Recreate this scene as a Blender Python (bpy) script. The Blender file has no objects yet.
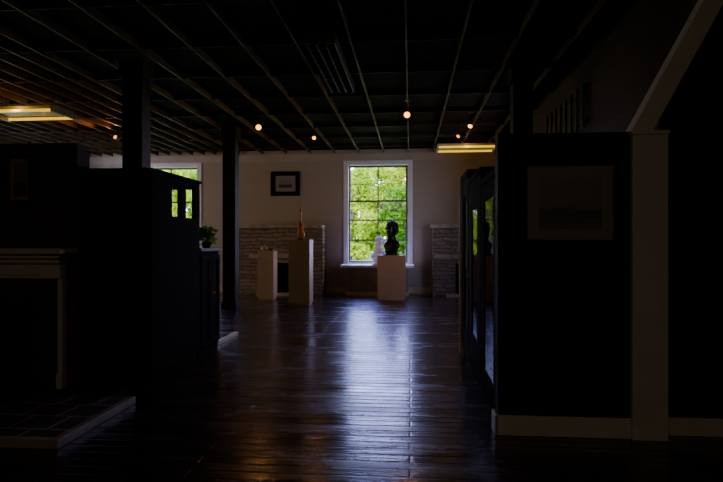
import bpy, bmesh, math, random
from mathutils import Vector, Matrix
random.seed(7)
SC = bpy.context.scene
COL = SC.collection
PI = math.pi
# ------------------------------------------------------------------ camera maths
CAMZ, F, TH = 1.4, 562.0, math.radians(4.98)
CT, ST = math.cos(TH), math.sin(TH)
def xw(px, Y): return Y * math.tan(math.atan((px - 361.5) / F) - TH)
def zw(px, py, Y):
    u = (px - 361.5) / F
    return CAMZ + (241 - py) / F * (Y / (CT + u * ST))
# ------------------------------------------------------------------ materials
def new_mat(name):
    m = bpy.data.materials.new(name); m.use_nodes = True
    nt = m.node_tree
    return m, nt, nt.nodes['Principled BSDF']
def N(nt, t, **k):
    n = nt.nodes.new(t)
    for a, b in k.items():
        if a in n.inputs: n.inputs[a].default_value = b
        else: setattr(n, a, b)
    return n
def mat(name, c, rough=0.6, var=0.25, scale=6.0, bump=0.15, stretch=(1, 1, 1), metal=0.0, spec=0.5, detail=4):
    m, nt, b = new_mat(name)
    tc = N(nt, 'ShaderNodeTexCoord'); mp = N(nt, 'ShaderNodeMapping'); mp.inputs['Scale'].default_value = stretch
    nz = N(nt, 'ShaderNodeTexNoise'); nz.inputs['Scale'].default_value = scale; nz.inputs['Detail'].default_value = detail
    cr = N(nt, 'ShaderNodeValToRGB')
    cr.color_ramp.elements[0].color = tuple(max(0, x * (1 - var)) for x in c) + (1,)
    cr.color_ramp.elements[1].color = tuple(min(1, x * (1 + var)) for x in c) + (1,)
    cr.color_ramp.elements[0].position = .3; cr.color_ramp.elements[1].position = .7
    bp = N(nt, 'ShaderNodeBump'); bp.inputs['Strength'].default_value = bump; bp.inputs['Distance'].default_value = .01
    L = nt.links.new
    L(tc.outputs['Object'], mp.inputs['Vector']); L(mp.outputs['Vector'], nz.inputs['Vector'])
    L(nz.outputs['Fac'], cr.inputs['Fac']); L(cr.outputs['Color'], b.inputs['Base Color'])
    L(nz.outputs['Fac'], bp.inputs['Height']); L(bp.outputs['Normal'], b.inputs['Normal'])
    b.inputs['Roughness'].default_value = rough; b.inputs['Metallic'].default_value = metal
    b.inputs['Specular IOR Level'].default_value = spec
    return m
def boards(name, c1, c2, gap, axis, width, rough=0.3, bump=0.4, spec=0.5, length=3.0, mortar=.012, dist=.012, grain=1.0, smooth=.4, wear=0.0, wear_scale=(.9, 3.2, 1), warp=0.0):
    """planks or masonry: brick texture; axis 'x' = boards run along X on a horizontal plane, 'xz' = along X on a wall, 'zx' vertical boards on a wall"""
    m, nt, b = new_mat(name); L = nt.links.new
    tc = N(nt, 'ShaderNodeTexCoord'); sp = N(nt, 'ShaderNodeSeparateXYZ'); cb = N(nt, 'ShaderNodeCombineXYZ')
    L(tc.outputs['Object'], sp.inputs[0])
    a = {'x': ('X', 'Y'), 'y': ('Y', 'X'), 'xz': ('X', 'Z'), 'zx': ('Z', 'X'), 'zy': ('Z', 'Y'), 'yz': ('Y', 'Z')}[axis]
    L(sp.outputs[a[0]], cb.inputs[0]); L(sp.outputs[a[1]], cb.inputs[1])
    vec = cb.outputs[0]
    if warp:
        wn = N(nt, 'ShaderNodeTexNoise'); wn.inputs['Scale'].default_value = 2.2; wn.inputs['Detail'].default_value = 3; L(vec, wn.inputs['Vector'])
        vm = N(nt, 'ShaderNodeVectorMath', operation='MULTIPLY_ADD'); vm.inputs[1].default_value = (warp, warp, 0); L(wn.outputs['Color'], vm.inputs[0]); L(vec, vm.inputs[2]); bvec = vm.outputs[0]
    else: bvec = vec
    br = N(nt, 'ShaderNodeTexBrick'); br.offset = .37; br.offset_frequency = 2
    if warp: br.squash = 1.7; br.squash_frequency = 3
    br.inputs['Color1'].default_value = (*c1, 1); br.inputs['Color2'].default_value = (*c2, 1); br.inputs['Mortar'].default_value = (*gap, 1)
    br.inputs['Scale'].default_value = 1; br.inputs['Mortar Size'].default_value = mortar; br.inputs['Mortar Smooth'].default_value = smooth
    br.inputs['Brick Width'].default_value = length; br.inputs['Row Height'].default_value = width
    L(bvec, br.inputs['Vector'])
    mp = N(nt, 'ShaderNodeMapping'); mp.inputs['Scale'].default_value = (1.2, 14, 1); L(vec, mp.inputs['Vector'])
    nz = N(nt, 'ShaderNodeTexNoise'); nz.inputs['Scale'].default_value = 2.0; nz.inputs['Detail'].default_value = 5; L(mp.outputs[0], nz.inputs['Vector'])
    mx = N(nt, 'ShaderNodeMix', data_type='RGBA', blend_type='MULTIPLY'); mx.inputs[0].default_value = .6 * min(1, grain)
    L(br.outputs['Color'], mx.inputs[6]); L(nz.outputs['Fac'], mx.inputs[7]); L(mx.outputs[2], b.inputs['Base Color'])
    ad = N(nt, 'ShaderNodeMath', operation='MULTIPLY_ADD'); ad.inputs[1].default_value = -1.0
    sc = N(nt, 'ShaderNodeMath', operation='MULTIPLY'); sc.inputs[1].default_value = .5 * grain; L(nz.outputs['Fac'], sc.inputs[0])
    L(br.outputs['Fac'], ad.inputs[0]); L(sc.outputs[0], ad.inputs[2])
    bp = N(nt, 'ShaderNodeBump'); bp.inputs['Strength'].default_value = bump; bp.inputs['Distance'].default_value = dist
    hgt = ad.outputs[0]
    rr = N(nt, 'ShaderNodeMapRange'); rr.inputs[3].default_value = rough * .8; rr.inputs[4].default_value = rough * 1.25
    rsrc = nz.outputs['Fac']
    if wear:
        mp2 = N(nt, 'ShaderNodeMapping'); mp2.inputs['Scale'].default_value = wear_scale; L(vec, mp2.inputs['Vector'])
        n2 = N(nt, 'ShaderNodeTexNoise'); n2.inputs['Scale'].default_value = 1.6; n2.inputs['Detail'].default_value = 7; n2.inputs['Roughness'].default_value = .65; L(mp2.outputs[0], n2.inputs['Vector'])
        a2 = N(nt, 'ShaderNodeMath', operation='MULTIPLY_ADD'); a2.inputs[1].default_value = 2.2 * wear; L(n2.outputs['Fac'], a2.inputs[0]); L(hgt, a2.inputs[2]); hgt = a2.outputs[0]
        rsrc = n2.outputs['Fac']; rr.inputs[1].default_value = .35; rr.inputs[2].default_value = .65; rr.inputs[3].default_value = rough * .6; rr.inputs[4].default_value = rough * 1.7
    L(hgt, bp.inputs['Height']); L(bp.outputs['Normal'], b.inputs['Normal'])
    L(rsrc, rr.inputs[0]); L(rr.outputs[0], b.inputs['Roughness'])
    b.inputs['Specular IOR Level'].default_value = spec
    return m
def emit(name, c, s):
    m, nt, b = new_mat(name)
    b.inputs['Base Color'].default_value = (*c, 1); b.inputs['Emission Color'].default_value = (*c, 1); b.inputs['Emission Strength'].default_value = s
    return m
def glass_mat(name, rough=0.02, tint=(1, 1, 1), k=.5):
    m = bpy.data.materials.new(name); m.use_nodes = True; nt = m.node_tree; nt.nodes.clear(); L = nt.links.new
    o = N(nt, 'ShaderNodeOutputMaterial'); t = N(nt, 'ShaderNodeBsdfTransparent'); t.inputs[0].default_value = (*tint, 1)
    g = N(nt, 'ShaderNodeBsdfGlossy'); g.inputs['Roughness'].default_value = rough
    lw = N(nt, 'ShaderNodeLayerWeight'); lw.inputs[0].default_value = .5
    pw = N(nt, 'ShaderNodeMath', operation='POWER'); pw.inputs[1].default_value = 5; L(lw.outputs['Facing'], pw.inputs[0])
    ma = N(nt, 'ShaderNodeMath', operation='MULTIPLY_ADD'); ma.inputs[1].default_value = .96 * k; ma.inputs[2].default_value = .04 * k; L(pw.outputs[0], ma.inputs[0])
    mx = N(nt, 'ShaderNodeMixShader'); L(ma.outputs[0], mx.inputs[0]); L(t.outputs[0], mx.inputs[1]); L(g.outputs[0], mx.inputs[2]); L(mx.outputs[0], o.inputs[0])
    return m
def leaf_mat(name, c1, c2, scale=.6):
    m = bpy.data.materials.new(name); m.use_nodes = True; nt = m.node_tree; nt.nodes.clear(); L = nt.links.new
    o = N(nt, 'ShaderNodeOutputMaterial'); d = N(nt, 'ShaderNodeBsdfDiffuse'); t = N(nt, 'ShaderNodeBsdfTranslucent')
    tc = N(nt, 'ShaderNodeTexCoord'); nz = N(nt, 'ShaderNodeTexNoise'); nz.inputs['Scale'].default_value = scale; nz.inputs['Detail'].default_value = 6
    cr = N(nt, 'ShaderNodeValToRGB'); cr.color_ramp.elements[0].color = (*c1, 1); cr.color_ramp.elements[1].color = (*c2, 1)
    cr.color_ramp.elements[0].position = .35; cr.color_ramp.elements[1].position = .65
    mx = N(nt, 'ShaderNodeMixShader'); mx.inputs[0].default_value = .5
    L(tc.outputs['Object'], nz.inputs['Vector']); L(nz.outputs['Fac'], cr.inputs[0]); L(cr.outputs[0], d.inputs[0]); L(cr.outputs[0], t.inputs[0])
    L(d.outputs[0], mx.inputs[1]); L(t.outputs[0], mx.inputs[2]); L(mx.outputs[0], o.inputs[0])
    return m
M = {}
M['floor'] = boards('floor_boards', (.042, .019, .008), (.064, .028, .011), (.003, .002, .001), 'x', .115, rough=.19, bump=.45, length=3.6, mortar=.014, dist=.006, smooth=1.0, grain=.9, wear=1.0, wear_scale=(.6, 2.8, 1), spec=.7)
M['plank_wall'] = boards('painted_planks', (.46, .355, .235), (.48, .37, .245), (.42, .325, .215), 'xz', .30, rough=.7, bump=.08, length=7, mortar=.006, grain=.3)
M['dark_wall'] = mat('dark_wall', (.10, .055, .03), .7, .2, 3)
M['brown_wall'] = boards('brown_boards', (.085, .038, .015), (.095, .043, .017), (.07, .031, .013), 'yz', .2, rough=.7, bump=.1, length=5, spec=.2)
M['panel'] = boards('dark_panel', (.034, .018, .010), (.038, .020, .011), (.014, .008, .005), 'zx', .14, rough=.65, bump=.3, length=6, spec=.1)
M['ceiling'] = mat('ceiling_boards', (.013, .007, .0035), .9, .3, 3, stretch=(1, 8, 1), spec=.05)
M['joist'] = mat('joist_wood', (.095, .050, .024), .55, .35, 4, stretch=(8, 1, 8), spec=.3)
M['cross'] = mat('crosspiece_wood', (.035, .019, .010), .7, .3, 4, stretch=(1, 8, 8), spec=.2)
M['white_trim'] = mat('white_trim', (.74, .65, .51), .5, .08, 5, .05)
M['frieze_paint'] = mat('frieze_paint', (.50, .39, .26), .6, .08, 3, .05)
M['jamb'] = mat('jamb_paint', (.85, .80, .72), .5, .04, 5, .05)
M['tan_trim'] = mat('tan_trim', (.62, .43, .22), .5, .12, 5, .05)
M['sash'] = mat('sash_paint', (.11, .10, .085), .5, .1, 5, .05)
M['old_brick'] = boards('pale_stone', (.43, .325, .215), (.29, .215, .14), (.12, .09, .06), 'xz', .10, rough=.9, bump=1.0, length=.30, mortar=.017, smooth=.9, wear=.9, wear_scale=(2.5, 3, 1), warp=.18)
M['stone_ledge'] = mat('stone_ledge', (.40, .305, .205), .85, .25, 6, .5)
M['bench_stone'] = mat('bench_paint', (.24, .18, .115), .7, .15, 4, .1)
M['red_brick'] = boards('red_brick', (.15, .06, .03), (.10, .04, .022), (.07, .05, .036), 'xz', .075, rough=.85, bump=.7, length=.21, mortar=.012)
M['soot'] = mat('soot', (.016, .011, .008), .9, .3, 8, spec=.1)
M['black_wood'] = mat('black_wood', (.010, .0055, .003), .85, .3, 5, .1, (1, 1, 6), spec=.03)
M['dark_wood'] = mat('dark_wood', (.05, .024, .012), .55, .3, 5, .1, (6, 6, 1), spec=.3)
M['post_wood'] = mat('post_wood', (.034, .018, .010), .6, .3, 4, .3, (6, 6, .8), spec=.12)
M['pedestal'] = mat('pedestal_paint', (.43, .255, .125), .6, .06, 3, .05)
M['pedestal_grey'] = mat('pedestal_grey_paint', (.42, .32, .22), .6, .06, 3, .05)
M['black_stone'] = mat('black_stone', (.006, .006, .006), .4, .3, 12, .3, spec=.3)
M['plaster'] = mat('plaster', (.92, .86, .76), .7, .05, 12, .1)
M['red_wood'] = mat('red_wood', (.55, .17, .02), .45, .3, 8, .2, (5, 5, 1))
M['ceramic'] = mat('glazed_ceramic', (.45, .33, .2), .25, .25, 10)
M['ceramic_dark'] = mat('dark_glaze', (.10, .05, .03), .25, .25, 10)
M['tile'] = boards('hearth_tile', (.085, .058, .040), (.105, .072, .050), (.42, .31, .21), 'x', .30, rough=.5, bump=.5, length=.30, mortar=.016)
M['hearth_edge'] = mat('hearth_edge_tile', (.36, .265, .18), .5, .2, 6)
M['metal'] = mat('painted_metal', (.35, .33, .30), .45, .1, 8, .05, metal=.3)
M['grille'] = mat('grille_metal', (.085, .07, .055), .6, .1, 8, .05)
M['black_metal'] = mat('black_metal', (.02, .018, .016), .4, .2, 8, .05, metal=.5)
M['brass'] = mat('brass', (.45, .28, .09), .3, .2, 8, .05, metal=1)
M['mat_board'] = mat('mat_board', (.30, .265, .215), .8, .05, 5, .03)
M['glass'] = glass_mat('clear_glass')
M['case_glass'] = glass_mat('case_glass', .02, (.3, .3, .3), .26)
M['tube'] = emit('fluorescent_tube', (1, .62, .03), 1.15)
M['bulb'] = emit('warm_bulb', (1, .34, .04), 6)
M['bulb_dim'] = emit('warm_bulb_dim', (1, .30, .03), 3)
M['leaf_light'] = leaf_mat('leaf_light', (.28, .46, .02), (.58, .68, .04))
M['leaf_mid'] = leaf_mat('leaf_mid', (.14, .36, .015), (.36, .56, .04))
M['leaf_dark'] = leaf_mat('leaf_dark', (.06, .20, .012), (.20, .38, .025))
M['leaf_pot'] = leaf_mat('leaf_pot', (.06, .20, .012), (.14, .34, .025), 8)
M['bark'] = mat('bark', (.10, .07, .05), .9, .4, 8, .6, (1, 1, .3))
M['grass'] = mat('grass', (.18, .34, .05), .9, .3, .5, .3)
def picture_mat(name, sky, land, dark):
    m, nt, b = new_mat(name); L = nt.links.new
    tc = N(nt, 'ShaderNodeTexCoord'); sp = N(nt, 'ShaderNodeSeparateXYZ'); L(tc.outputs['Generated'], sp.inputs[0])
    nz = N(nt, 'ShaderNodeTexNoise'); nz.inputs['Scale'].default_value = 5; nz.inputs['Detail'].default_value = 6; L(tc.outputs['Generated'], nz.inputs['Vector'])
    a = N(nt, 'ShaderNodeMath', operation='MULTIPLY_ADD'); a.inputs[1].default_value = .35; L(nz.outputs['Fac'], a.inputs[0]); L(sp.outputs['Z'], a.inputs[2])
    cr = N(nt, 'ShaderNodeValToRGB'); e = cr.color_ramp.elements
    e[0].position = .2; e[0].color = (*land, 1); e[1].position = .75; e[1].color = (*sky, 1)
    k = e.new(.52); k.color = (*dark, 1); k = e.new(.62); k.color = (*sky, 1)
    L(a.outputs[0], cr.inputs[0]); L(cr.outputs[0], b.inputs['Base Color']); b.inputs['Roughness'].default_value = .5
    return m
M['landscape'] = picture_mat('landscape_print', (.24, .21, .17), (.17, .15, .12), (.11, .097, .078))
M['landscape_small'] = picture_mat('small_print', (.22, .2, .17), (.08, .07, .06), (.02, .02, .02))
# ------------------------------------------------------------------ mesh helpers (all in world coordinates)
def B(): return bmesh.new()
def box(bm, x0, x1, y0, y1, z0, z1):
    r = bmesh.ops.create_cube(bm, size=1)
    for v in r['verts']:
        v.co = Vector(((x0 + x1) / 2 + v.co.x * abs(x1 - x0), (y0 + y1) / 2 + v.co.y * abs(y1 - y0), (z0 + z1) / 2 + v.co.z * abs(z1 - z0)))
    return bm
def cyl(bm, p, q, r, r2=None, seg=16):
    p, q = Vector(p), Vector(q); d = q - p
    mt = Matrix.Translation((p + q) / 2) @ d.to_track_quat('Z', 'Y').to_matrix().to_4x4()
    bmesh.ops.create_cone(bm, cap_ends=True, segments=seg, radius1=r, radius2=r if r2 is None else r2, depth=d.length, matrix=mt)
    return bm
def lathe(bm, prof, origin, axis=(0, 0, 1), seg=24):
    rot = Vector(axis).normalized().to_track_quat('Z', 'Y').to_matrix().to_4x4()
    T = Matrix.Translation(origin) @ rot; rings = []
    for r, z in prof:
        rings.append([bm.verts.new(T @ Vector((r * math.cos(2 * PI * i / seg), r * math.sin(2 * PI * i / seg), z))) for i in range(seg)])
    for a, b in zip(rings, rings[1:]):
        for i in range(seg): bm.faces.new((a[i], a[(i + 1) % seg], b[(i + 1) % seg], b[i]))
    bm.faces.new(rings[0][::-1]); bm.faces.new(rings[-1])
    return bm
def loft(bm, rings, seg=28, bumpf=None):
    """rings: (z, cx, cy, rx, ry)"""
    R = []
    for z, cx, cy, rx, ry in rings:
        row = []
        for i in range(seg):
            a = 2 * PI * i / seg
            p = Vector((cx + rx * math.cos(a), cy + ry * math.sin(a), z))
            if bumpf: p = bumpf(p, a)
            row.append(bm.verts.new(p))
        R.append(row)
    for a, b in zip(R, R[1:]):
        for i in range(seg): bm.faces.new((a[i], a[(i + 1) % seg], b[(i + 1) % seg], b[i]))
    bm.faces.new(R[0][::-1]); bm.faces.new(R[-1])
    return bm
def frame_xz(bm, x0, x1, z0, z1, w, y0, y1):
    box(bm, x0, x1, y0, y1, z0, z0 + w); box(bm, x0, x1, y0, y1, z1 - w, z1)
    box(bm, x0, x0 + w, y0, y1, z0 + w, z1 - w); box(bm, x1 - w, x1, y0, y1, z0 + w, z1 - w); return bm
def frame_yz(bm, y0, y1, z0, z1, w, x0, x1):
    box(bm, x0, x1, y0, y1, z0, z0 + w); box(bm, x0, x1, y0, y1, z1 - w, z1)
    box(bm, x0, x1, y0, y0 + w, z0 + w, z1 - w); box(bm, x0, x1, y1 - w, y1, z0 + w, z1 - w); return bm
def wpos(o):
    p = Vector(o.location)
    while o.parent: o = o.parent; p = p + Vector(o.location)
    return p
def obj(name, bm, m, parent=None, bevel=0.0, smooth=False, origin=None):
    bmesh.ops.recalc_face_normals(bm, faces=bm.faces[:])
    me = bpy.data.meshes.new(name)
    if parent is not None: off = wpos(parent)
    else:
        xs = [v.co for v in bm.verts]
        off = Vector(origin) if origin else Vector(((min(c.x for c in xs) + max(c.x for c in xs)) / 2, (min(c.y for c in xs) + max(c.y for c in xs)) / 2, min(c.z for c in xs)))
    for v in bm.verts: v.co -= off
    bm.to_mesh(me); bm.free()
    if smooth: me.polygons.foreach_set('use_smooth', [True] * len(me.polygons))
    me.materials.append(m)
    o = bpy.data.objects.new(name, me); COL.objects.link(o)
    if parent is not None: o.parent = parent
    else: o.location = off
    if bevel:
        md = o.modifiers.new('bevel', 'BEVEL'); md.width = bevel; md.segments = 2; md.limit_method = 'ANGLE'
    return o
def tag(o, label, cat, group=None):
    o['label'] = label; o['category'] = cat
    if group: o['group'] = group
    return o
def thing(name, label, cat, loc, group=None):
    o = bpy.data.objects.new(name, None); COL.objects.link(o); o.location = loc; o.empty_display_size = .1
    return tag(o, label, cat, group)
def struct(o): o['kind'] = 'structure'; return o
# ------------------------------------------------------------------ room shell
XL, XR, YB, YN, ZJ, ZC = -9.6, 2.3, 15.1, -3.5, 3.77, 3.87
struct(obj('floor', box(B(), XL - .2, 4.2, YN - .2, YB + .2, -.15, 0), M['floor'], origin=(0, 0, 0)))
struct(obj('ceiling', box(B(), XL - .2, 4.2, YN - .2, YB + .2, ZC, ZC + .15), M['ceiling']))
W1 = (xw(347.5, YB), xw(408.5, YB)); WZ = (zw(377, 264, YB), zw(377, 164, YB))
ww = W1[1] - W1[0]
W2 = (-5.86 - ww, -5.86)
SIDE_L = ((8.9, 10.5), (12.1, 13.7)); SIDE_R = ((10.2, 11.8),); SZ = (.8, 3.1)
bm = B(); y0, y1 = YB, YB + .2
box(bm, XL, W2[0], y0, y1, 0, ZC); box(bm, W2[1], W1[0], y0, y1, 0, ZC); box(bm, W1[1], XR + .2, y0, y1, 0, ZC)
for w in (W1, W2):
    box(bm, w[0], w[1], y0, y1, 0, WZ[0]); box(bm, w[0], w[1], y0, y1, WZ[1], ZC)
struct(obj('wall_back', bm, M['plank_wall'], origin=(0, YB, 0)))
def side_wall(name, x0, x1, ya, yb, wins, m):
    bm = B(); c = ya
    for a, b in wins:
        box(bm, x0, x1, c, a, 0, ZC); box(bm, x0, x1, a, b, 0, SZ[0]); box(bm, x0, x1, a, b, SZ[1], ZC); c = b
    box(bm, x0, x1, c, yb, 0, ZC)
    struct(obj(name, bm, m, origin=(x0, 0, 0)))
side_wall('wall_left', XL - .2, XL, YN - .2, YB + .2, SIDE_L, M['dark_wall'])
side_wall('wall_right', XR, XR + .2, 4.45, YB, SIDE_R, M['brown_wall'])
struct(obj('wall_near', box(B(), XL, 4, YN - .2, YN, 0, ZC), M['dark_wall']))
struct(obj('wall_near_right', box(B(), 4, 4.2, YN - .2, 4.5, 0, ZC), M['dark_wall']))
bm = B()
box(bm, XL, -4.95, YB - .03, YB, 0, .16); box(bm, -2.55, .55, YB - .03, YB, 0, .16)
struct(obj('baseboard_back', bm, M['tan_trim'], bevel=.006))
struct(obj('trim_3', box(B(), XL, XR, YB - .03, YB, 3.56, 3.76), M['frieze_paint'], bevel=.006))
def portal(r, loc, rot, sx, sy):
    ld = bpy.data.lights.new('window_portal', 'AREA'); ld.shape = 'RECTANGLE'; ld.size = sx; ld.size_y = sy; ld.cycles.is_portal = True
    lo = bpy.data.objects.new('window_portal', ld); COL.objects.link(lo); lo.parent = r; lo.location = loc; lo.rotation_euler = rot
def window(n, w):
    cx = (w[0] + w[1]) / 2
    r = bpy.data.objects.new('window_%d' % n, None); COL.objects.link(r); r.location = (cx, YB, WZ[0]); struct(r)
    z0, z1 = WZ
    bm = B(); t = .11
    box(bm, w[0] - t, w[0], YB - .03, YB, z0 - .02, z1 + t); box(bm, w[1], w[1] + t, YB - .03, YB, z0 - .02, z1 + t); box(bm, w[0], w[1], YB - .03, YB, z1, z1 + t)
    obj('window_casing', bm, M['jamb'], r, .006)
    obj('window_sill', box(B(), w[0] - t - .04, w[1] + t + .04, YB - .09, YB + .1, z0 - .05, z0 + .01), M['jamb'], r, .006)
    obj('window_jamb', frame_xz(B(), w[0], w[1], z0 + .01, z1, .025, YB - .02, YB + .2), M['jamb'], r)
    zm = z0 + (z1 - z0) * .64
    for k, (a, b, yy) in enumerate(((z0 + .035, zm, YB + .09), (zm - .05, z1 - .025, YB + .14))):
        bm = B(); frame_xz(bm, w[0] + .025, w[1] - .025, a, b, .05 if k else .042, yy, yy + .035)
        box(bm, cx - .016, cx + .016, yy + .004, yy + .031, a + .035, b - .035)
        for f_ in ((.36, .68) if k == 0 else (.5,)):
            zz = a + (b - a) * f_; hw = .018 if k == 0 else .008
            box(bm, w[0] + .06, w[1] - .06, yy + .005, yy + .03, zz - hw, zz + hw)
        s = obj('window_sash', bm, M['sash'], r)
        obj('window_pane', box(B(), w[0] + .05, w[1] - .05, yy + .016, yy + .019, a + .02, b - .02), M['glass'], s)
    portal(r, (0, .21, (z1 - z0) / 2), (-PI / 2, 0, 0), ww, z1 - z0)
window(1, W1); window(2, W2)
def side_window(n, x, s, y):      # s = +1: the wall's room side faces +X
    cy = (y[0] + y[1]) / 2; z0, z1 = SZ
    r = bpy.data.objects.new('window_%d' % n, None); COL.objects.link(r); r.location = (x, cy, z0); struct(r)
    bm = B(); t = .11; xa, xb = sorted((x, x + s * .03))
    frame_yz(bm, y[0] - t, y[1] + t, z0 - t, z1 + t, t, xa, xb); obj('window_casing', bm, M['white_trim'], r, .006)
    xa, xb = sorted((x - s * .08, x - s * .12))
    bm = B(); frame_yz(bm, y[0], y[1], z0, z1, .05, xa, xb)
    box(bm, xa + .004, xb - .004, cy - .015, cy + .015, z0 + .05, z1 - .05); box(bm, xa + .002, xb - .002, y[0] + .05, y[1] - .05, 1.93, 1.98)
    o = obj('window_sash', bm, M['sash'], r)
    obj('window_pane', box(B(), xa + .018, xa + .021, y[0] + .03, y[1] - .03, z0 + .03, z1 - .03), M['glass'], o)
    portal(r, (-s * .21, 0, (z1 - z0) / 2), (0, -s * PI / 2, 0), z1 - z0, y[1] - y[0])
side_window(3, XL, 1, SIDE_L[0]); side_window(4, XL, 1, SIDE_L[1]); side_window(5, XR, -1, SIDE_R[0])
# ceiling joists and cross pieces
j0 = None
xs_j = sorted([-.05 + .66 * k for k in range(-14, 4)] + [-.05 + .66 * (k + .5) for k in range(-14, -7)])
for x in xs_j:
    if x > XR - .05: continue
    if j0 is None:
        j0 = tag(obj('ceiling_joist', box(B(), x - .010, x + .010, YN, YB - .03, ZJ, ZC), M['joist'], bevel=.003), 'long thin brown ceiling joist running towards the far window wall', 'joist', 'ceiling joists')
    else:
        o = j0.copy(); COL.objects.link(o); o.location.x = x
for k in range(10):
    y = 3.0 + k * 1.25
    bm = B()
    for i, x in enumerate(xs_j):
        xa = x + .011; xb = (xs_j[i + 1] - .011) if i + 1 < len(xs_j) else XR - .01
        if xb - xa > .1: box(bm, xa, xb, y - .014, y + .014, ZJ + .025, ZC)
    tag(obj('ceiling_crosspiece', bm, M['cross']), 'row of dark blocking boards crossing between ceiling joists', 'blocking', 'ceiling blocking rows')
# right partition
PY = 4.14
px1 = xw(630, PY); px2 = xw(665.5, PY)
pt = zw(560, 133, PY)
struct(obj('wall_partition_right', box(B(), .63, px1 + .02, PY, PY + .14, 0, pt), M['panel'], origin=(.63, PY, 0)))
bm = B(); box(bm, .61, px1, PY - .025, PY, 0, .145); box(bm, .605, .63, PY - .025, PY + .14, 0, .145)
struct(obj('baseboard_right', bm, M['white_trim'], bevel=.006))
bm = B(); box(bm, px1, px2, PY - .05, PY + .16, 0, pt - .03); box(bm, px1 - .008, px2 + .008, PY - .058, PY + .168, pt - .03, pt)
struct(obj('trim_1', bm, M['white_trim'], bevel=.006))
# stair side wall to the right of the post, under the pale diagonal board
bx0, bz0 = xw(640, PY), pt; bx1, bz1 = xw(722, PY), zw(722, -18, PY)
sl = (bz1 - bz0) / (bx1 - bx0); xt = bx0 + (ZC - bz0) / sl
bm = B()
pts = [(px2, 0), (4, 0), (4, ZC), (xt, ZC), (px2, bz0 + (px2 - bx0) * sl)]
va = [bm.verts.new((x, PY + .1, z)) for x, z in pts]; vb = [bm.verts.new((x, PY + .22, z)) for x, z in pts]
bm.faces.new(va); bm.faces.new(vb[::-1])
for i in range(5): bm.faces.new((va[i], vb[i], vb[(i + 1) % 5], va[(i + 1) % 5]))
struct(obj('wall_stair_side', bm, M['panel'], origin=(px2, PY, 0)))
struct(obj('baseboard_far_right', box(B(), px2, 4, PY + .075, PY + .1, 0, .13), M['white_trim'], bevel=.006))
bm = B(); wd = .085; dx, dz = (xt - bx0), (ZC - .02 - bz0); ln = math.hypot(dx, dz); nx = -dz / ln * wd
pts = [(bx0 + nx, bz0), (bx0 - nx, bz0), (bx0 - nx + dx, bz0 + dz), (bx0 + nx + dx, bz0 + dz)]
va = [bm.verts.new((x, PY - .04, z)) for x, z in pts]; vb = [bm.verts.new((x, PY + .1, z)) for x, z in pts]
bm.faces.new(va); bm.faces.new(vb[::-1])
for i in range(4): bm.faces.new((va[i], vb[i], vb[(i + 1) % 4], va[(i + 1) % 4]))
struct(obj('trim_2', bm, M['white_trim'], bevel=.005))
# wooden posts
def post(x, y, w, label):
    t = thing('wooden_post', label, 'post', (x, y, 0), 'square timber posts')
    h = w / 2
    obj('shaft', box(B(), x - h, x + h, y - h, y + h, .14, ZJ - .2), M['post_wood'], t, .012)
    obj('base', box(B(), x - h - .02, x + h + .02, y - h - .02, y + h + .02, 0, .14), M['post_wood'], t, .008)
    obj('capital', box(B(), x - h - .03, x + h + .03, y - h - .03, y + h + .03, ZJ - .2, ZJ), M['post_wood'], t, .008)
post(-3.74, 11.46, .27, 'square dark timber post standing free on the floor left of the pedestals')
post(-3.66, 7.25, .27, 'square dark timber post rising behind the black glass-topped cabinet')
post(1.52, 7.9, .26, 'square dark timber post rising behind the glass cases and partition on the right')
# ------------------------------------------------------------------ far wall fireplaces
def far_fireplace(x0, x1, label, fb):
    t = thing('stone_fireplace', label, 'fireplace', ((x0 + x1) / 2, 14.8, 0))
    f0, f1 = fb; zt = 1.74; yf = 14.55
    bm = B(); box(bm, x0, f0, yf, YB - .04, 0, zt); box(bm, f1, x1, yf, YB - .04, 0, zt); box(bm, f0, f1, yf, YB - .04, .82, zt)
    obj('stone_surround', bm, M['old_brick'], t)
    obj('firebox', box(B(), f0, f1, YB - .12, YB - .04, .0, .82), M['soot'], t)
    obj('mantel_shelf', box(B(), x0 - .06, x1 + .0, yf - .14, YB - .04, zt, zt + .08), M['stone_ledge'], t, .008)
    obj('stone_ledge', box(B(), f0 - .55, f1 + .55, yf - .07, yf, .96, 1.05), M['stone_ledge'], t, .008)
    obj('hearth_slab', box(B(), f0 - .25, f1 + .25, yf - .45, yf, 0, .05), M['stone_ledge'], t, .006)
far_fireplace(xw(239, 14.6), xw(323, 14.6), 'pale stone fireplace on far wall behind the two left pedestals', (xw(270, 14.6), xw(293, 14.6)))
far_fireplace(xw(433, 14.6), XR - .01, 'pale stone fireplace on far wall beside the glass cases at right', (1.15, 1.75))
# framed pictures
def framed(name, label, x0, x1, z0, z1, yw, fw, mw, fm, mm, pm, cat='picture', fd=.035):
    t = thing(name, label, cat, ((x0 + x1) / 2, yw, z0))
    obj('picture_frame', frame_xz(B(), x0, x1, z0, z1, fw, yw - fd, yw - .001), fm, t, .004)
    obj('mat_board', box(B(), x0 + fw, x1 - fw, yw - .012, yw - .002, z0 + fw, z1 - fw), mm, t)
    obj('print', box(B(), x0 + fw + mw, x1 - fw - mw, yw - .016, yw - .012, z0 + fw + mw, z1 - fw - mw), pm, t)
framed('framed_picture', 'dark framed picture high on the far wall above the left stone fireplace', xw(271, YB), xw(300, YB), zw(285, 196, YB), zw(285, 171.5, YB), YB, .12, .1, M['black_wood'], M['mat_board'], M['landscape_small'])
framed('framed_picture', 'faded pale-margined landscape picture hanging on the dark right partition', xw(527, PY), xw(613, PY), zw(570, 240, PY), zw(570, 166, PY), PY, .012, .07, M['mat_board'], M['mat_board'], M['landscape'], fd=.016)
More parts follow.
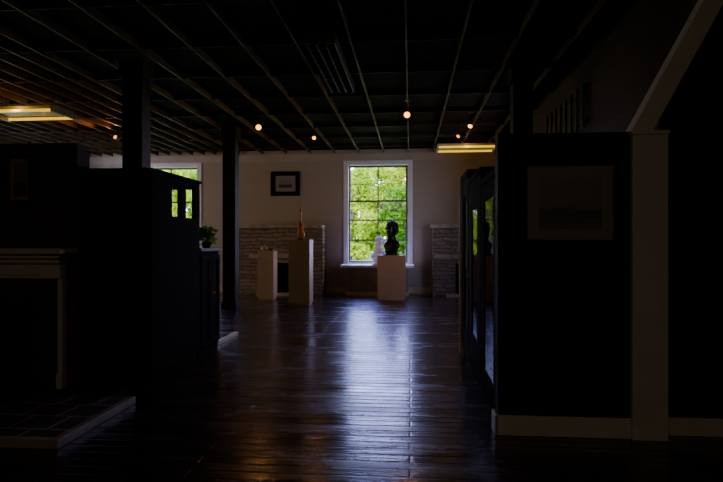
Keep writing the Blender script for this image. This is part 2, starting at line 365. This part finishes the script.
# ------------------------------------------------------------------ left fireplace (near)
LY = 4.9
struct(obj('wall_partition_left', box(B(), -6.6, -3.04, LY, LY + .2, 0, 2.3), M['red_brick'], origin=(-6, LY, 0)))
framed('framed_picture', 'small dark framed picture on brick wall above the left mantel', -3.72, -3.46, 1.74, 2.2, LY, .04, .03, M['dark_wood'], M['red_wood'], M['landscape_small'])
t = thing('fireplace_surround', 'cream wooden mantelpiece on the near left brick wall', 'mantelpiece', (-4.1, LY - .1, 0))
a, b = -5.14, -3.14
pw_ = .045
for s in (0, 1):
    xa = a if s == 0 else b - pw_
    bm = B(); box(bm, xa, xa + pw_, LY - .07, LY - .001, .2, 1.06); box(bm, xa + .010, xa + pw_ - .010, LY - .078, LY - .07, .26, 1.0)
    box(bm, xa - .006, xa + pw_ + .006, LY - .085, LY - .001, .06, .2)
    obj('pilaster', bm, M['white_trim'], t, .004)
bm = B(); box(bm, a, b, LY - .10, LY - .001, 1.06, 1.2); box(bm, a + .2, b - .2, LY - .115, LY - .10, 1.09, 1.17)
obj('frieze', bm, M['white_trim'], t, .006)
bm = B(); box(bm, a - .02, b + .02, LY - .15, LY - .001, 1.2, 1.245); box(bm, a - .05, b + .05, LY - .20, LY - .001, 1.245, 1.285)
obj('crown_moulding', bm, M['white_trim'], t, .008)
obj('mantel_shelf', box(B(), a - .11, b + .11, LY - .26, LY - .001, 1.285, 1.335), M['white_trim'], t, .008)
bm = B(); box(bm, a + pw_, -4.75, LY - .05, LY - .001, .06, 1.06); box(bm, -3.40, b - pw_, LY - .05, LY - .001, .06, 1.06); box(bm, -4.75, -3.40, LY - .05, LY - .001, .86, 1.06)
obj('tile_facing', bm, M['red_brick'], t)
obj('firebox', box(B(), -4.75, -3.40, LY - .02, LY - .001, .06, .86), M['soot'], t)
obj('hearth_back', box(B(), -5.8, -2.56, 4.665, LY, 0, .06), M['soot'], t)
t = thing('hearth', 'raised tiled hearth on floor before the left mantelpiece', 'hearth', (-4.08, 4.1, 0))
obj('tile_slab', box(B(), -5.75, -2.42, 3.64, 4.66, 0, .058), M['tile'], t)
bm = B(); box(bm, -5.8, -2.36, 3.58, 3.64, 0, .062); box(bm, -2.42, -2.36, 3.64, 4.66, 0, .062); box(bm, -5.8, -5.75, 3.64, 4.66, 0, .062)
obj('edge_trim', bm, M['hearth_edge'], t, .005)
# ------------------------------------------------------------------ black display cabinet left
t = thing('display_cabinet', 'tall black cabinet with glazed corner, behind the left fireplace wall', 'cabinet', (-3.3, 5.9, 0))
X0, X1, Y0, Y1 = -4.3, -2.5, 5.26, 6.5
GZ = 1.66
bm = B(); box(bm, X0, X1, Y0, Y1, .08, GZ); obj('body', bm, M['black_wood'], t, .006)
obj('plinth', box(B(), X0 + .03, X1 - .03, Y0 + .03, Y1 - .03, 0, .08), M['black_wood'], t)
obj('side_panel', box(B(), X1 - .05, X1, Y0, 5.72, GZ, 2.01), M['black_wood'], t)
for xa, xb, ya, yb in ((X0, X0 + .05, Y0, Y0 + .05), (X0, X0 + .05, Y1 - .05, Y1), (X1 - .05, X1, 5.97, 6.09), (X1 - .05, X1, 6.38, Y1), (-3.35, -3.1, Y1 - .05, Y1)):
    obj('upright', box(B(), xa, xb, ya, yb, GZ, 2.01), M['black_wood'], t)
bm = B(); box(bm, X0, X1, Y0, Y1, 2.01, 2.08); box(bm, X0 - .02, X1 + .02, Y0 - .02, Y1 + .02, 2.08, 2.11); obj('cornice', bm, M['black_wood'], t, .006)
obj('front_panel', box(B(), X0 + .05, X1 - .05, Y0 + .01, Y0 + .03, GZ, 2.01), M['black_wood'], t)
obj('side_panel', box(B(), X0 + .01, X0 + .03, Y0 + .05, Y1 - .05, GZ, 2.01), M['black_wood'], t)
obj('glass_side', box(B(), X1 - .028, X1 - .022, 5.72, 6.38, GZ, 2.01), M['glass'], t)
obj('glass_back', box(B(), X0 + .05, X1 - .05, Y1 - .028, Y1 - .022, GZ, 2.01), M['glass'], t)
for k in range(2):
    xa = X0 + .05 + k * .86
    bm = B(); box(bm, xa, xa + .84, Y0 - .02, Y0, .14, 1.6); frame_xz(bm, xa, xa + .84, .14, 1.6, .09, Y0 - .035, Y0 - .02)
    d = obj('door', bm, M['black_wood'], t, .004)
    xk = xa + (.78 if k == 0 else .06)
    obj('knob', lathe(B(), [(.008, 0), (.008, .02), (.02, .03), (.018, .045), (.005, .05)], (xk, Y0 - .035, .95), (0, -1, 0)), M['brass'], d, smooth=True)
# low cabinet with plant
t = thing('low_cabinet', 'dark chest-high cabinet beside the tall black cabinet', 'cabinet', (-2.78, 6.9, 0))
X0, X1, Y0, Y1 = -3.02, -2.52, 6.53, 7.22
obj('body', box(B(), X0, X1, Y0, Y1, .07, 1.27), M['black_wood'], t, .006)
obj('plinth', box(B(), X0 + .02, X1 - .02, Y0 + .02, Y1 - .02, 0, .07), M['black_wood'], t)
obj('cabinet_top', box(B(), X0 - .02, X1 + .025, Y0 - .005, Y1 + .03, 1.27, 1.31), M['dark_wood'], t, .006)
for k in range(2):
    ya = Y0 + .03 + k * .32
    bm = B(); box(bm, X1, X1 + .016, ya, ya + .31, .12, 1.22); frame_yz(bm, ya, ya + .31, .12, 1.22, .06, X1 + .016, X1 + .026)
    d = obj('door', bm, M['black_wood'], t, .003)
    obj('knob', lathe(B(), [(.006, 0), (.006, .015), (.015, .022), (.012, .034), (.004, .038)], (X1 + .026, ya + (.27 if k == 0 else .04), .75), (1, 0, 0)), M['brass'], d, smooth=True)
def leaves(bm, centre, n, rad, size, rng, up=.0, flat=(1, 1, 1)):
    for i in range(n):
        while True:
            p = Vector((rng.uniform(-1, 1), rng.uniform(-1, 1), rng.uniform(-1, 1)))
            if .25 < p.length < 1: break
        p = Vector((p.x * rad * flat[0], p.y * rad * flat[1], p.z * rad * flat[2])) + Vector(centre)
        s = size * rng.uniform(.6, 1.3)
        d = Vector((rng.gauss(0, 1), rng.gauss(0, 1), rng.gauss(0, .7) + up)).normalized()
        sd = d.cross(Vector((rng.gauss(0, 1), rng.gauss(0, 1), rng.gauss(0, 1)))).normalized() * s * .32
        q = [p, p + d * s * .5 + sd, p + d * s, p + d * s * .5 - sd]
        bm.faces.new([bm.verts.new(v) for v in q])
QX, QY = -2.62, 7.05
t = thing('potted_plant', 'small leafy green potted plant on the low dark cabinet', 'plant', (QX, QY, 1.31))
obj('pot', lathe(B(), [(.045, 0), (.06, .06), (.065, .075), (.055, .075), (.05, .06)], (QX, QY, 1.31)), M['ceramic_dark'], t, smooth=True)
bm = B(); leaves(bm, (QX, QY, 1.475), 90, .10, .09, random.Random(3), .4)
for i in range(7):
    a_ = i * .9; bmesh.ops.create_cone(bm, segments=5, radius1=.004, radius2=.002, depth=.14, cap_ends=True, matrix=Matrix.Translation((QX + .03 * math.cos(a_), QY + .03 * math.sin(a_), 1.43)) @ Matrix.Rotation(.3 * math.cos(a_), 4, 'Y') @ Matrix.Rotation(-.3 * math.sin(a_), 4, 'X'))
obj('foliage', bm, M['leaf_pot'], t)
tag(obj('floor_batten', box(B(), -2.62, -2.56, 7.3, 8.2, 0, .05), M['white_trim'], bevel=.005), 'pale timber batten on the floor beyond the low dark cabinet', 'batten')
# ------------------------------------------------------------------ display cases on the right
def display_case(label, Y0, Y1, H, st, X0=.64, D=.42):
    X1 = X0 + D
    t = thing('display_case', label, 'display case', ((X0 + X1) / 2, (Y0 + Y1) / 2, 0), 'black glazed display cases along the right')
    obj('plinth', box(B(), X0 + .02, X1, Y0, Y1, 0, .12), M['black_wood'], t, .004)
    bm = B(); box(bm, X1 - .02, X1, Y0, Y1, .12, H - .06); box(bm, X0 + .03, X1 - .02, Y0, Y0 + .03, .12, H - .06); box(bm, X0 + .03, X1 - .02, Y1 - .03, Y1, .12, H - .06)
    box(bm, X0 + .03, X1 - .02, Y0 + .03, Y1 - .03, .12, .15)
    obj('carcass', bm, M['black_wood'], t)
    obj('cornice', box(B(), X0 - .01, X1 + .0, Y0, Y1, H - .06, H), M['black_wood'], t, .008)
    for z in (.6, 1.05, 1.5):
        obj('shelf', box(B(), X0 + .05, X1 - .021, Y0 + .031, Y1 - .031, z, z + .02), M['black_wood'], t)
    ya, yb = Y0 + .004, Y1 - .004
    d = obj('door', frame_yz(B(), ya, yb, .13, H - .065, st, X0, X0 + .03), M['black_wood'], t, .004)
    obj('pane', box(B(), X0 + .008, X0 + .011, ya + st - .005, yb - st + .005, .13 + st - .005, H - .06 - st), M['case_glass'], d)
    obj('knob', lathe(B(), [(.006, 0), (.006, .015), (.014, .022), (.011, .034), (.004, .038)], (X0, yb - .05, 1.0), (-1, 0, 0), 12), M['brass'], d, smooth=True)
display_case('nearest, lowest black glazed display case, behind the right partition', 4.29, 5.16, 1.955, .14)
display_case('middle black glazed display case of the row on the right', 5.2, 6.28, 2.08, .30)
display_case('farthest, tallest black glazed display case, nearest the pedestals', 6.32, 7.08, 2.2, .22)
tag(obj('lit_edge_strip', box(B(), .605, .638, 7.085, 7.12, 0, 2.2), M['white_trim'], bevel=.003), 'thin pale upright strip painted as the window-lit far edge of the glass cases', 'lit edge')  # pale colour stands in for window light on the cases' far edge
# slats on right wall
t = thing('slatted_rack', 'row of upright wooden slats high on the right wall above partition', 'rack', (XR - .05, 8.4, 2.9))
for z in (2.95, 3.38): obj('rail', box(B(), XR - .04, XR - .001, 7.5, 9.6, z, z + .05), M['dark_wood'], t, .003)
for i in range(8): obj('slat', box(B(), XR - .065, XR - .04, 7.55 + i * .28, 7.63 + i * .28, 2.88, 3.46), M['dark_wood'], t, .003)
# ------------------------------------------------------------------ pedestals and sculptures
def pedestal(px0, px1, Y, h, label, m):
    x0, x1 = xw(px0, Y), xw(px1, Y); w = x1 - x0
    t = thing('pedestal', label, 'pedestal', ((x0 + x1) / 2, Y + w / 2, 0), 'painted box pedestals')
    obj('body', box(B(), x0, x1, Y, Y + w, .05, h - .025), m, t, .005)
    obj('base', box(B(), x0 + .02, x1 - .02, Y + .02, Y + w - .02, 0, .05), m, t, .004)
    obj('top_slab', box(B(), x0 - .004, x1 + .004, Y - .004, Y + w + .004, h - .025, h), m, t, .004)
    return (x0 + x1) / 2, Y + w / 2, h
p1 = pedestal(257.5, 273.5, 13.1, 1.16, 'small pale pedestal nearest the stone fireplace, holding ceramic jars', M['pedestal_grey'])
p2 = pedestal(288.5, 309.5, 11.9, 1.43, 'tall pale pedestal carrying the slim orange violin-shaped sculpture', M['pedestal_grey'])
p3 = pedestal(377.5, 405.5, 13.25, 1.06, 'wide tan pedestal carrying the black bust before the window', M['pedestal'])
# jars
t = thing('ceramic_jar', 'small squat lidded ceramic jar on the left pedestal', 'jar', (p1[0] - .08, p1[1], p1[2]))
obj('body', lathe(B(), [(.04, 0), (.07, .03), (.075, .07), (.05, .1), (.045, .11)], (p1[0] - .08, p1[1], p1[2])), M['ceramic'], t, smooth=True)
obj('lid', lathe(B(), [(.05, .11), (.045, .125), (.012, .135), (.014, .15), (.004, .158)], (p1[0] - .08, p1[1], p1[2])), M['ceramic'], t, smooth=True)
tag(obj('ceramic_bowl', lathe(B(), [(.03, 0), (.035, .01), (.085, .06), (.08, .06), (.03, .018)], (p1[0] + .1, p1[1] - .04, p1[2])), M['ceramic_dark'], smooth=True), 'small dark open bowl beside jar on the left pedestal', 'bowl')
# slim violin-shaped orange sculpture
fx, fy, fz = p2[0] - .005, p2[1], p2[2]
t = thing('wooden_sculpture', 'slim orange violin-shaped wooden sculpture on the tall pedestal', 'sculpture', (fx, fy, fz))
obj('base', lathe(B(), [(.075, 0), (.075, .018), (.05, .028), (.03, .035)], (fx, fy, fz)), M['dark_wood'], t)
rings = [(.033, .03, .02), (.042, .062, .03), (.065, .082, .034), (.10, .090, .036), (.14, .084, .036), (.18, .064, .035), (.205, .052, .034), (.23, .049, .034), (.255, .053, .034), (.285, .066, .034), (.32, .070, .034), (.35, .060, .031), (.375, .038, .026), (.39, .024, .02)]
obj('body', loft(B(), [(fz + z, fx, fy, rx, ry) for z, rx, ry in rings], 36), M['red_wood'], t, smooth=True)
obj('neck', loft(B(), [(fz + z, fx, fy, rx, ry) for z, rx, ry in [(.375, .024, .02), (.40, .020, .018), (.50, .018, .016), (.59, .017, .015), (.60, .018, .016)]], 20), M['red_wood'], t, smooth=True)
obj('head', loft(B(), [(fz + z, fx, fy, rx, ry) for z, rx, ry in [(.595, .018, .016), (.61, .026, .02), (.65, .024, .02), (.675, .028, .026), (.695, .012, .012)]], 24), M['red_wood'], t, smooth=True)
bm = B()
for z in (.62, .645): cyl(bm, (fx - .045, fy, fz + z), (fx + .045, fy, fz + z), .005, seg=8)
obj('pegs', bm, M['dark_wood'], t)
# busts
def bust(name, label, x, y, z, k, m, hair, turn, slim=1.0, neck=1.0, foot=1.0):
    t = thing(name, label, 'bust', (x, y, z))
    obj('plinth', lathe(B(), [(.12 * k * foot, 0), (.12 * k * foot, .02 * k), (.10 * k * foot, .035 * k), (.09 * k * foot, .06 * k), (.10 * k * foot, .09 * k)], (x, y, z)), m, t, smooth=False)
    R = [(.085, 0, .01, .10 * foot, .07 * foot), (.12, 0, .01, .16, .09), (.17, 0, .015, .20, .105), (.22, 0, .02, .205, .10), (.265, 0, .025, .175, .085), (.295, 0, .03, .10 * neck, .07), (.32, 0, .028, .066 * neck, .064 * neck), (.36, 0, .02, .058 * neck, .06 * neck), (.40, 0, .01, .058 * neck, .062 * neck), (.425, 0, -.012, .062, .085), (.455, 0, -.016, .070, .098), (.49, 0, -.014, .078, .104), (.53, 0, -.008, .083, .106), (.565, 0, -.004, .083, .106), (.60, 0, .0, .078, .10), (.63, 0, .004, .065, .085), (.65, 0, .006, .045, .06), (.66, 0, .008, .016, .02)]
    def g(v, c, s): return math.exp(-((v - c) / s) ** 2)
    ct, st = math.cos(turn), math.sin(turn)
    def f(p, a):
        zz = (p.z - z) / k; lx = (p.x - x) / k; ly = (p.y - y) / k
        if ly < 0 and zz > .4:
            d = .035 * g(zz, .505, .022) * g(lx, 0, .016) + .016 * g(zz, .535, .03) * g(lx, 0, .013)
            d += .013 * g(zz, .458, .012) * g(lx, 0, .028) + .012 * g(zz, .425, .014) * g(lx, 0, .03) + .008 * g(zz, .565, .012) * g(abs(lx), .03, .03)
            d -= .014 * g(zz, .543, .014) * g(abs(lx), .034, .015)
            ly -= d
        X, Y_ = lx * slim, ly
        return Vector((x + k * (X * ct - Y_ * st), y + k * (X * st + Y_ * ct), p.z))
    b_ = B(); R2 = []
    for i in range(len(R) - 1):
        for q in range(4):
            w = q / 4; R2.append(tuple(R[i][j] * (1 - w) + R[i + 1][j] * w for j in range(5)))
    R2.append(R[-1])
    obj('head_and_shoulders', loft(b_, [(z + k * r[0], x + k * r[1], y + k * r[2], k * r[3], k * r[4]) for r in R2], 56, f), m, t, smooth=True)
    for s in (-1, 1):
        lx, ly = s * .085 * slim, .005
        e = B(); bmesh.ops.create_icosphere(e, subdivisions=2, radius=1, matrix=Matrix.Translation((x + k * (lx * ct - ly * st), y + k * (lx * st + ly * ct), z + k * .52)) @ Matrix.Rotation(turn, 4, 'Z') @ Matrix.Diagonal((.012 * k, .022 * k, .034 * k, 1)))
        obj('ear', e, m, t, smooth=True)
    rg = random.Random(5); h = B()
    if hair == 'curly':
        for i in range(380):
            u = rg.uniform(-1, 1); a = rg.uniform(0, 2 * PI); s_ = math.sqrt(1 - u * u)
            lx, ly, lz = .118 * s_ * math.cos(a), .038 + .118 * s_ * math.sin(a), .55 + .145 * u
            if ly < -.035 and lz < .60: continue
            r = k * rg.uniform(.018, .028)
            bmesh.ops.create_icosphere(h, subdivisions=1, radius=r, matrix=Matrix.Translation((x + k * (lx * ct - ly * st), y + k * (lx * st + ly * ct), z + k * lz)))
    else:
        for i in range(110):
            u = rg.uniform(-.1, 1); a = rg.uniform(0, 2 * PI); s_ = math.sqrt(1 - u * u)
            lx, ly, lz = .082 * s_ * math.cos(a), .02 + .10 * s_ * math.sin(a), .565 + .095 * u
            if ly < -.05 and lz < .60: continue
            bmesh.ops.create_icosphere(h, subdivisions=1, radius=k * rg.uniform(.014, .022), matrix=Matrix.Translation((x + k * (lx * ct - ly * st), y + k * (lx * st + ly * ct), z + k * lz)))
    obj('hair', h, m, t, smooth=True)
bust('black_bust', 'black sculpted bust with full curly hair on the wide pedestal', xw(391, 13.5), 13.55, 1.06, 1.17, M['black_stone'], 'curly', -.6, .95, 1.45, 1.4)
# low block under window + white bust
tx0, tx1, ty0, ty1, th_ = xw(340, 14.35), xw(414, 14.35), 14.35, 14.98, .78
t = thing('window_bench', 'low solid block with pale slab top under the bright window', 'bench', ((tx0 + tx1) / 2, 14.65, 0))
obj('top_slab', box(B(), tx0, tx1, ty0, ty1, th_ - .07, th_), M['jamb'], t, .006)
bx_a, bx_b = xw(347, 14.45), xw(408, 14.45)
obj('body', box(B(), bx_a, bx_b, ty0 + .08, ty1 - .02, .09, th_ - .07), M['bench_stone'], t, .006)
obj('plinth', box(B(), bx_a - .02, bx_b + .02, ty0 + .06, ty1 - .01, 0, .09), M['tan_trim'], t, .004)
n_p = 3; wpan = (bx_b - bx_a - .16) / n_p
for i in range(n_p):
    xa = bx_a + .04 + i * (wpan + .04)
    obj('front_panel', frame_xz(B(), xa, xa + wpan, .14, th_ - .12, .05, ty0 + .065, ty0 + .08), M['bench_stone'], t, .003)
bust('white_bust', 'white plaster bust on the low block under the window, behind black bust', xw(379, 14.5), 14.55, th_, 1.12, M['plaster'], 'short', -.5, 1.15, 1.5, 1.4)
# ------------------------------------------------------------------ lamps
def fluorescent(label, x0, x1, y, z, dy, watts):
    t = thing('fluorescent_light', label, 'ceiling light', ((x0 + x1) / 2, y, z), 'lit fluorescent fixtures')
    obj('housing', box(B(), x0, x1, y - dy + .05, y + dy - .05, z + .03, z + .09), M['metal'], t, .006)
    for xa in (x0, x1 - .03): obj('end_cap', box(B(), xa, xa + .03, y - dy - .04, y + dy + .04, z - .03, z + .05), M['metal'], t)
    for s in (-1, 1): obj('tube', cyl(B(), (x0 + .03, y + s * dy, z), (x1 - .03, y + s * dy, z), .024), M['tube'], t, smooth=True)
    for x in (x0 + .2, x1 - .2): obj('hanger', cyl(B(), (x, y, z + .09), (x, y, ZC), .008, seg=8), M['black_metal'], t)
    for s in (-1, 1):
        ld = bpy.data.lights.new('tube_lamp', 'POINT'); ld.energy = watts; ld.color = (1, .55, .10); ld.shadow_soft_size = .05
        lo = bpy.data.objects.new('tube_lamp', ld); COL.objects.link(lo); lo.parent = t; lo.location = (0, s * (dy + .08), 0)
fluorescent('lit fluorescent fixture at upper left above the near brick wall', -6.9, xw(76, 9.1), 8.8, 3.49, .3, 3.5)
fluorescent('lit fluorescent fixture near far wall right of the window', xw(437, 13.6), min(xw(495, 13.6), 2.1), 13.6, 3.6, .33, 1.5)
t = thing('louvred_light', 'unlit louvred fluorescent fixture hanging among the middle ceiling joists', 'ceiling light', (-1, 7.25, 3.6))
bm = B(); box(bm, -1.17, -.83, 6.2, 8.3, 3.69, 3.72); box(bm, -1.17, -1.15, 6.2, 8.3, 3.6, 3.69); box(bm, -.85, -.83, 6.2, 8.3, 3.6, 3.69); obj('housing', bm, M['grille'], t)
bm = B()
for i in range(12): box(bm, -1.15, -.85, 6.2 + i * .19, 6.215 + i * .19, 3.60, 3.66)
for x in (-1.05, -.95): box(bm, x - .006, x + .006, 6.2, 8.3, 3.60, 3.66)
obj('louvre', bm, M['grille'], t)
for y in (6.5, 8.0): obj('hanger', cyl(B(), (-1, y, 3.72), (-1, y, ZC), .008, seg=8), M['black_metal'], t)
def spot(px, py, z, aim, size, label, watts, bm_, cone=95):
    tt = F * (z - CAMZ) / (241 - py); u = (px - 361.5) / F
    p = Vector((tt * (-ST + u * CT), tt * (CT + u * ST), z))
    d = (Vector(aim) - p).normalized()
    t = thing('spotlight', label, 'spotlight', p, 'ceiling spotlights')
    back = p - d * size * 1.6
    obj('shade', lathe(B(), [(size * .25, -size * 1.7), (size * .5, -size * 1.6), (size * .55, -size * .9), (size * .72, 0), (size * .68, .0), (size * .5, -size * .5)], p, d, 20), M['black_metal'], t, smooth=True)
    obj('bulb', lathe(B(), [(size * .2, -size * .55), (size * .5, -size * .3), (size * .6, -size * .1), (size * .35, size * .02), (size * .05, size * .05)], p, d, 20), bm_, t, smooth=True)
    obj('stem', cyl(B(), back, (back.x, back.y, ZJ + .06), .01, seg=8), M['black_metal'], t)
    obj('canopy', lathe(B(), [(.05, 0), (.05, .02), (.03, .03)], (back.x, back.y, ZJ + .05)), M['black_metal'], t)
    ld = bpy.data.lights.new('spot_lamp', 'SPOT'); ld.energy = watts; ld.color = (1, .38, .10); ld.spot_size = math.radians(cone); ld.spot_blend = .8; ld.shadow_soft_size = .05
    lo = bpy.data.objects.new('spot_lamp', ld); COL.objects.link(lo); lo.parent = t; lo.location = d * size * .3
    lo.rotation_euler = d.to_track_quat('-Z', 'Y').to_euler()
spot(407, 115, 3.55, (-.2, 4.5, .6), .085, 'brightest ceiling spotlight, hanging in front of the tall window', 12, M['bulb'], 70)
spot(258.5, 127.5, 3.55, (-1.6, 5, .6), .085, 'lit ceiling spotlight just right of the free-standing post', 10, M['bulb'], 70)
spot(314, 138, 3.55, (-1.5, 6, .2), .06, 'small lit spotlight above the tall pedestal, left of the window', 5, M['bulb'], 70)
spot(470, 126.5, 3.55, (-.2, 8.4, .6), .07, 'upper of the paired spotlights right of the window', 8, M['bulb'], 60)
spot(458, 136.5, 3.55, (-1.2, 9, .6), .06, 'lower of the paired spotlights right of the window', 8, M['bulb_dim'], 60)
spot(115, 137, 3.62, (-6.6, 9.2, 4.1), .065, 'spotlight at left tilted up towards the joists', 35, M['bulb_dim'], 130)
# ------------------------------------------------------------------ outside
struct(obj('ground', box(B(), -90, 70, YB + .25, 160, -.5, -.3), M['grass']))
def tree(x, y, h, r, m, label, seed, n, ls=.42):
    rg = random.Random(seed)
    t = thing('garden_tree', label, 'tree', (x, y, -.3), 'trees outside the windows')
    bm = B(); cyl(bm, (x, y, -.3), (x + .1, y, h * .55), .22, .12, 10)
    for i in range(5):
        a = rg.uniform(0, 6.28); cyl(bm, (x + .1, y, h * .35 + i * .1), (x + math.cos(a) * r * .7, y + math.sin(a) * r * .5, h * .6 + rg.uniform(0, h * .3)), .08, .03, 6)
    obj('trunk', bm, M['bark'], t)
    f = B()
    for c in range(44):
        a = rg.uniform(0, 6.28); rr = r * math.sqrt(rg.uniform(0, 1)); zz = rg.uniform(.04, .95) * h
        k = 1 - .12 * max(0, zz / h - .5) * 2
        leaves(f, (x + rr * k * math.cos(a), y + rr * .6 * math.sin(a), zz), n, r * .36, ls, rg, 0, (1, 1, .9))
    me = bpy.data.meshes.new('foliage'); off = wpos(t)
    for v in f.verts: v.co -= off
    f.to_mesh(me); f.free(); me.materials.append(m)
    o = bpy.data.objects.new('foliage', me); COL.objects.link(o); o.parent = t
KL, KM, KD = 'leaf_light', 'leaf_mid', 'leaf_dark'
spec = [(-5.4, 50, 8.2, 1.8, KL, 'yellow-green tree filling the left of the tall window'),
        (-.4, 50, 6.2, 1.8, KD, 'darker green tree at the lower right of the tall window'),
        (-3.3, 57, 9.6, 2.0, KL, 'light green tree behind, in the middle of the tall window'),
        (-8.9, 57, 9.6, 2.0, KM, 'mid green tree just left of the view through the tall window'),
        (2.3, 57, 9.6, 2.0, KM, 'mid green tree just right of the view through the tall window'),
        (-6.4, 64, 11.2, 2.2, KM, 'tall mid green tree behind the yellow-green one in the tall window'),
        (-.4, 64, 11.2, 2.2, KL, 'tall light green tree at the upper right of the tall window'),
        (-3.6, 72, 12.8, 2.7, KM, 'farthest green tree, in the middle of the tall window'),
        (-22.4, 50, 8.2, 1.9, KL, 'yellow-green tree seen above the black cabinet'),
        (-28.2, 57, 9.6, 2.1, KM, 'mid green tree, left edge of the window above the black cabinet'),
        (-23.0, 57, 9.6, 2.1, KM, 'mid green tree, right edge of the window above the black cabinet'),
        (-28.0, 66, 11, 2.5, KM, 'farthest green tree above the black cabinet'),
        (-15.5, 55, 9.0, 2.2, KD, 'dark green tree standing between both window views')]
for i, (x, y, h, r, k, lb) in enumerate(spec):
    tree(x, y, h, r, M[k], lb, 20 + i, 150)
# ------------------------------------------------------------------ light: pale blue sky ahead, warm tint added to either side to warm the interior
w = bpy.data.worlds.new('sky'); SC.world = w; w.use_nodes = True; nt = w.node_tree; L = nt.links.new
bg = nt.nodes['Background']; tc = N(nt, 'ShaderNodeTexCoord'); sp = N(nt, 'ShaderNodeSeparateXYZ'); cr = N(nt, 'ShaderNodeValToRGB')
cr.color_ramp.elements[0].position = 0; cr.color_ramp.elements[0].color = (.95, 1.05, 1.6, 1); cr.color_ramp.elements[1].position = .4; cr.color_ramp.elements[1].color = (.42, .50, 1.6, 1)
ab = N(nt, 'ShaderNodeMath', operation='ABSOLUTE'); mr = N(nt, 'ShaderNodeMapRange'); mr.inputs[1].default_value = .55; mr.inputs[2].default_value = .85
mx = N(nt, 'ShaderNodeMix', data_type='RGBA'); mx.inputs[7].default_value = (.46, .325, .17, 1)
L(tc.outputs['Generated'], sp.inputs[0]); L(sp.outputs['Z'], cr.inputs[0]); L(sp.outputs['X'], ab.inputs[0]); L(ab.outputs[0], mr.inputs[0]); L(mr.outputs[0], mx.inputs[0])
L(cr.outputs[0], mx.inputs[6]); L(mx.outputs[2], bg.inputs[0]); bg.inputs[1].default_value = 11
sd = bpy.data.lights.new('sun', 'SUN'); sd.energy = 6.5; sd.color = (1, .93, .72); sd.angle = math.radians(1)
so = bpy.data.objects.new('sun', sd); COL.objects.link(so); so.rotation_euler = Vector((.25, .75, -.75)).to_track_quat('-Z', 'Y').to_euler()
# unseen fill light added behind the camera to lift the near surfaces
ad = bpy.data.lights.new('back_fill_light', 'AREA'); ad.energy = 17; ad.color = (1, .82, .60); ad.shape = 'RECTANGLE'; ad.size = 2; ad.size_y = 1.2
ao = bpy.data.objects.new('back_fill_light', ad); COL.objects.link(ao); ao.location = (-.8, -2.2, 3.6); ao.rotation_euler = (math.radians(42), 0, 0)
# ------------------------------------------------------------------ camera
cd = bpy.data.cameras.new('camera'); co = bpy.data.objects.new('camera', cd); COL.objects.link(co)
co.location = (0, 0, CAMZ); co.rotation_euler = (PI / 2, 0, TH); cd.sensor_width = 36; cd.lens = F / 723 * 36; cd.clip_end = 300; cd.clip_start = .05
SC.camera = co
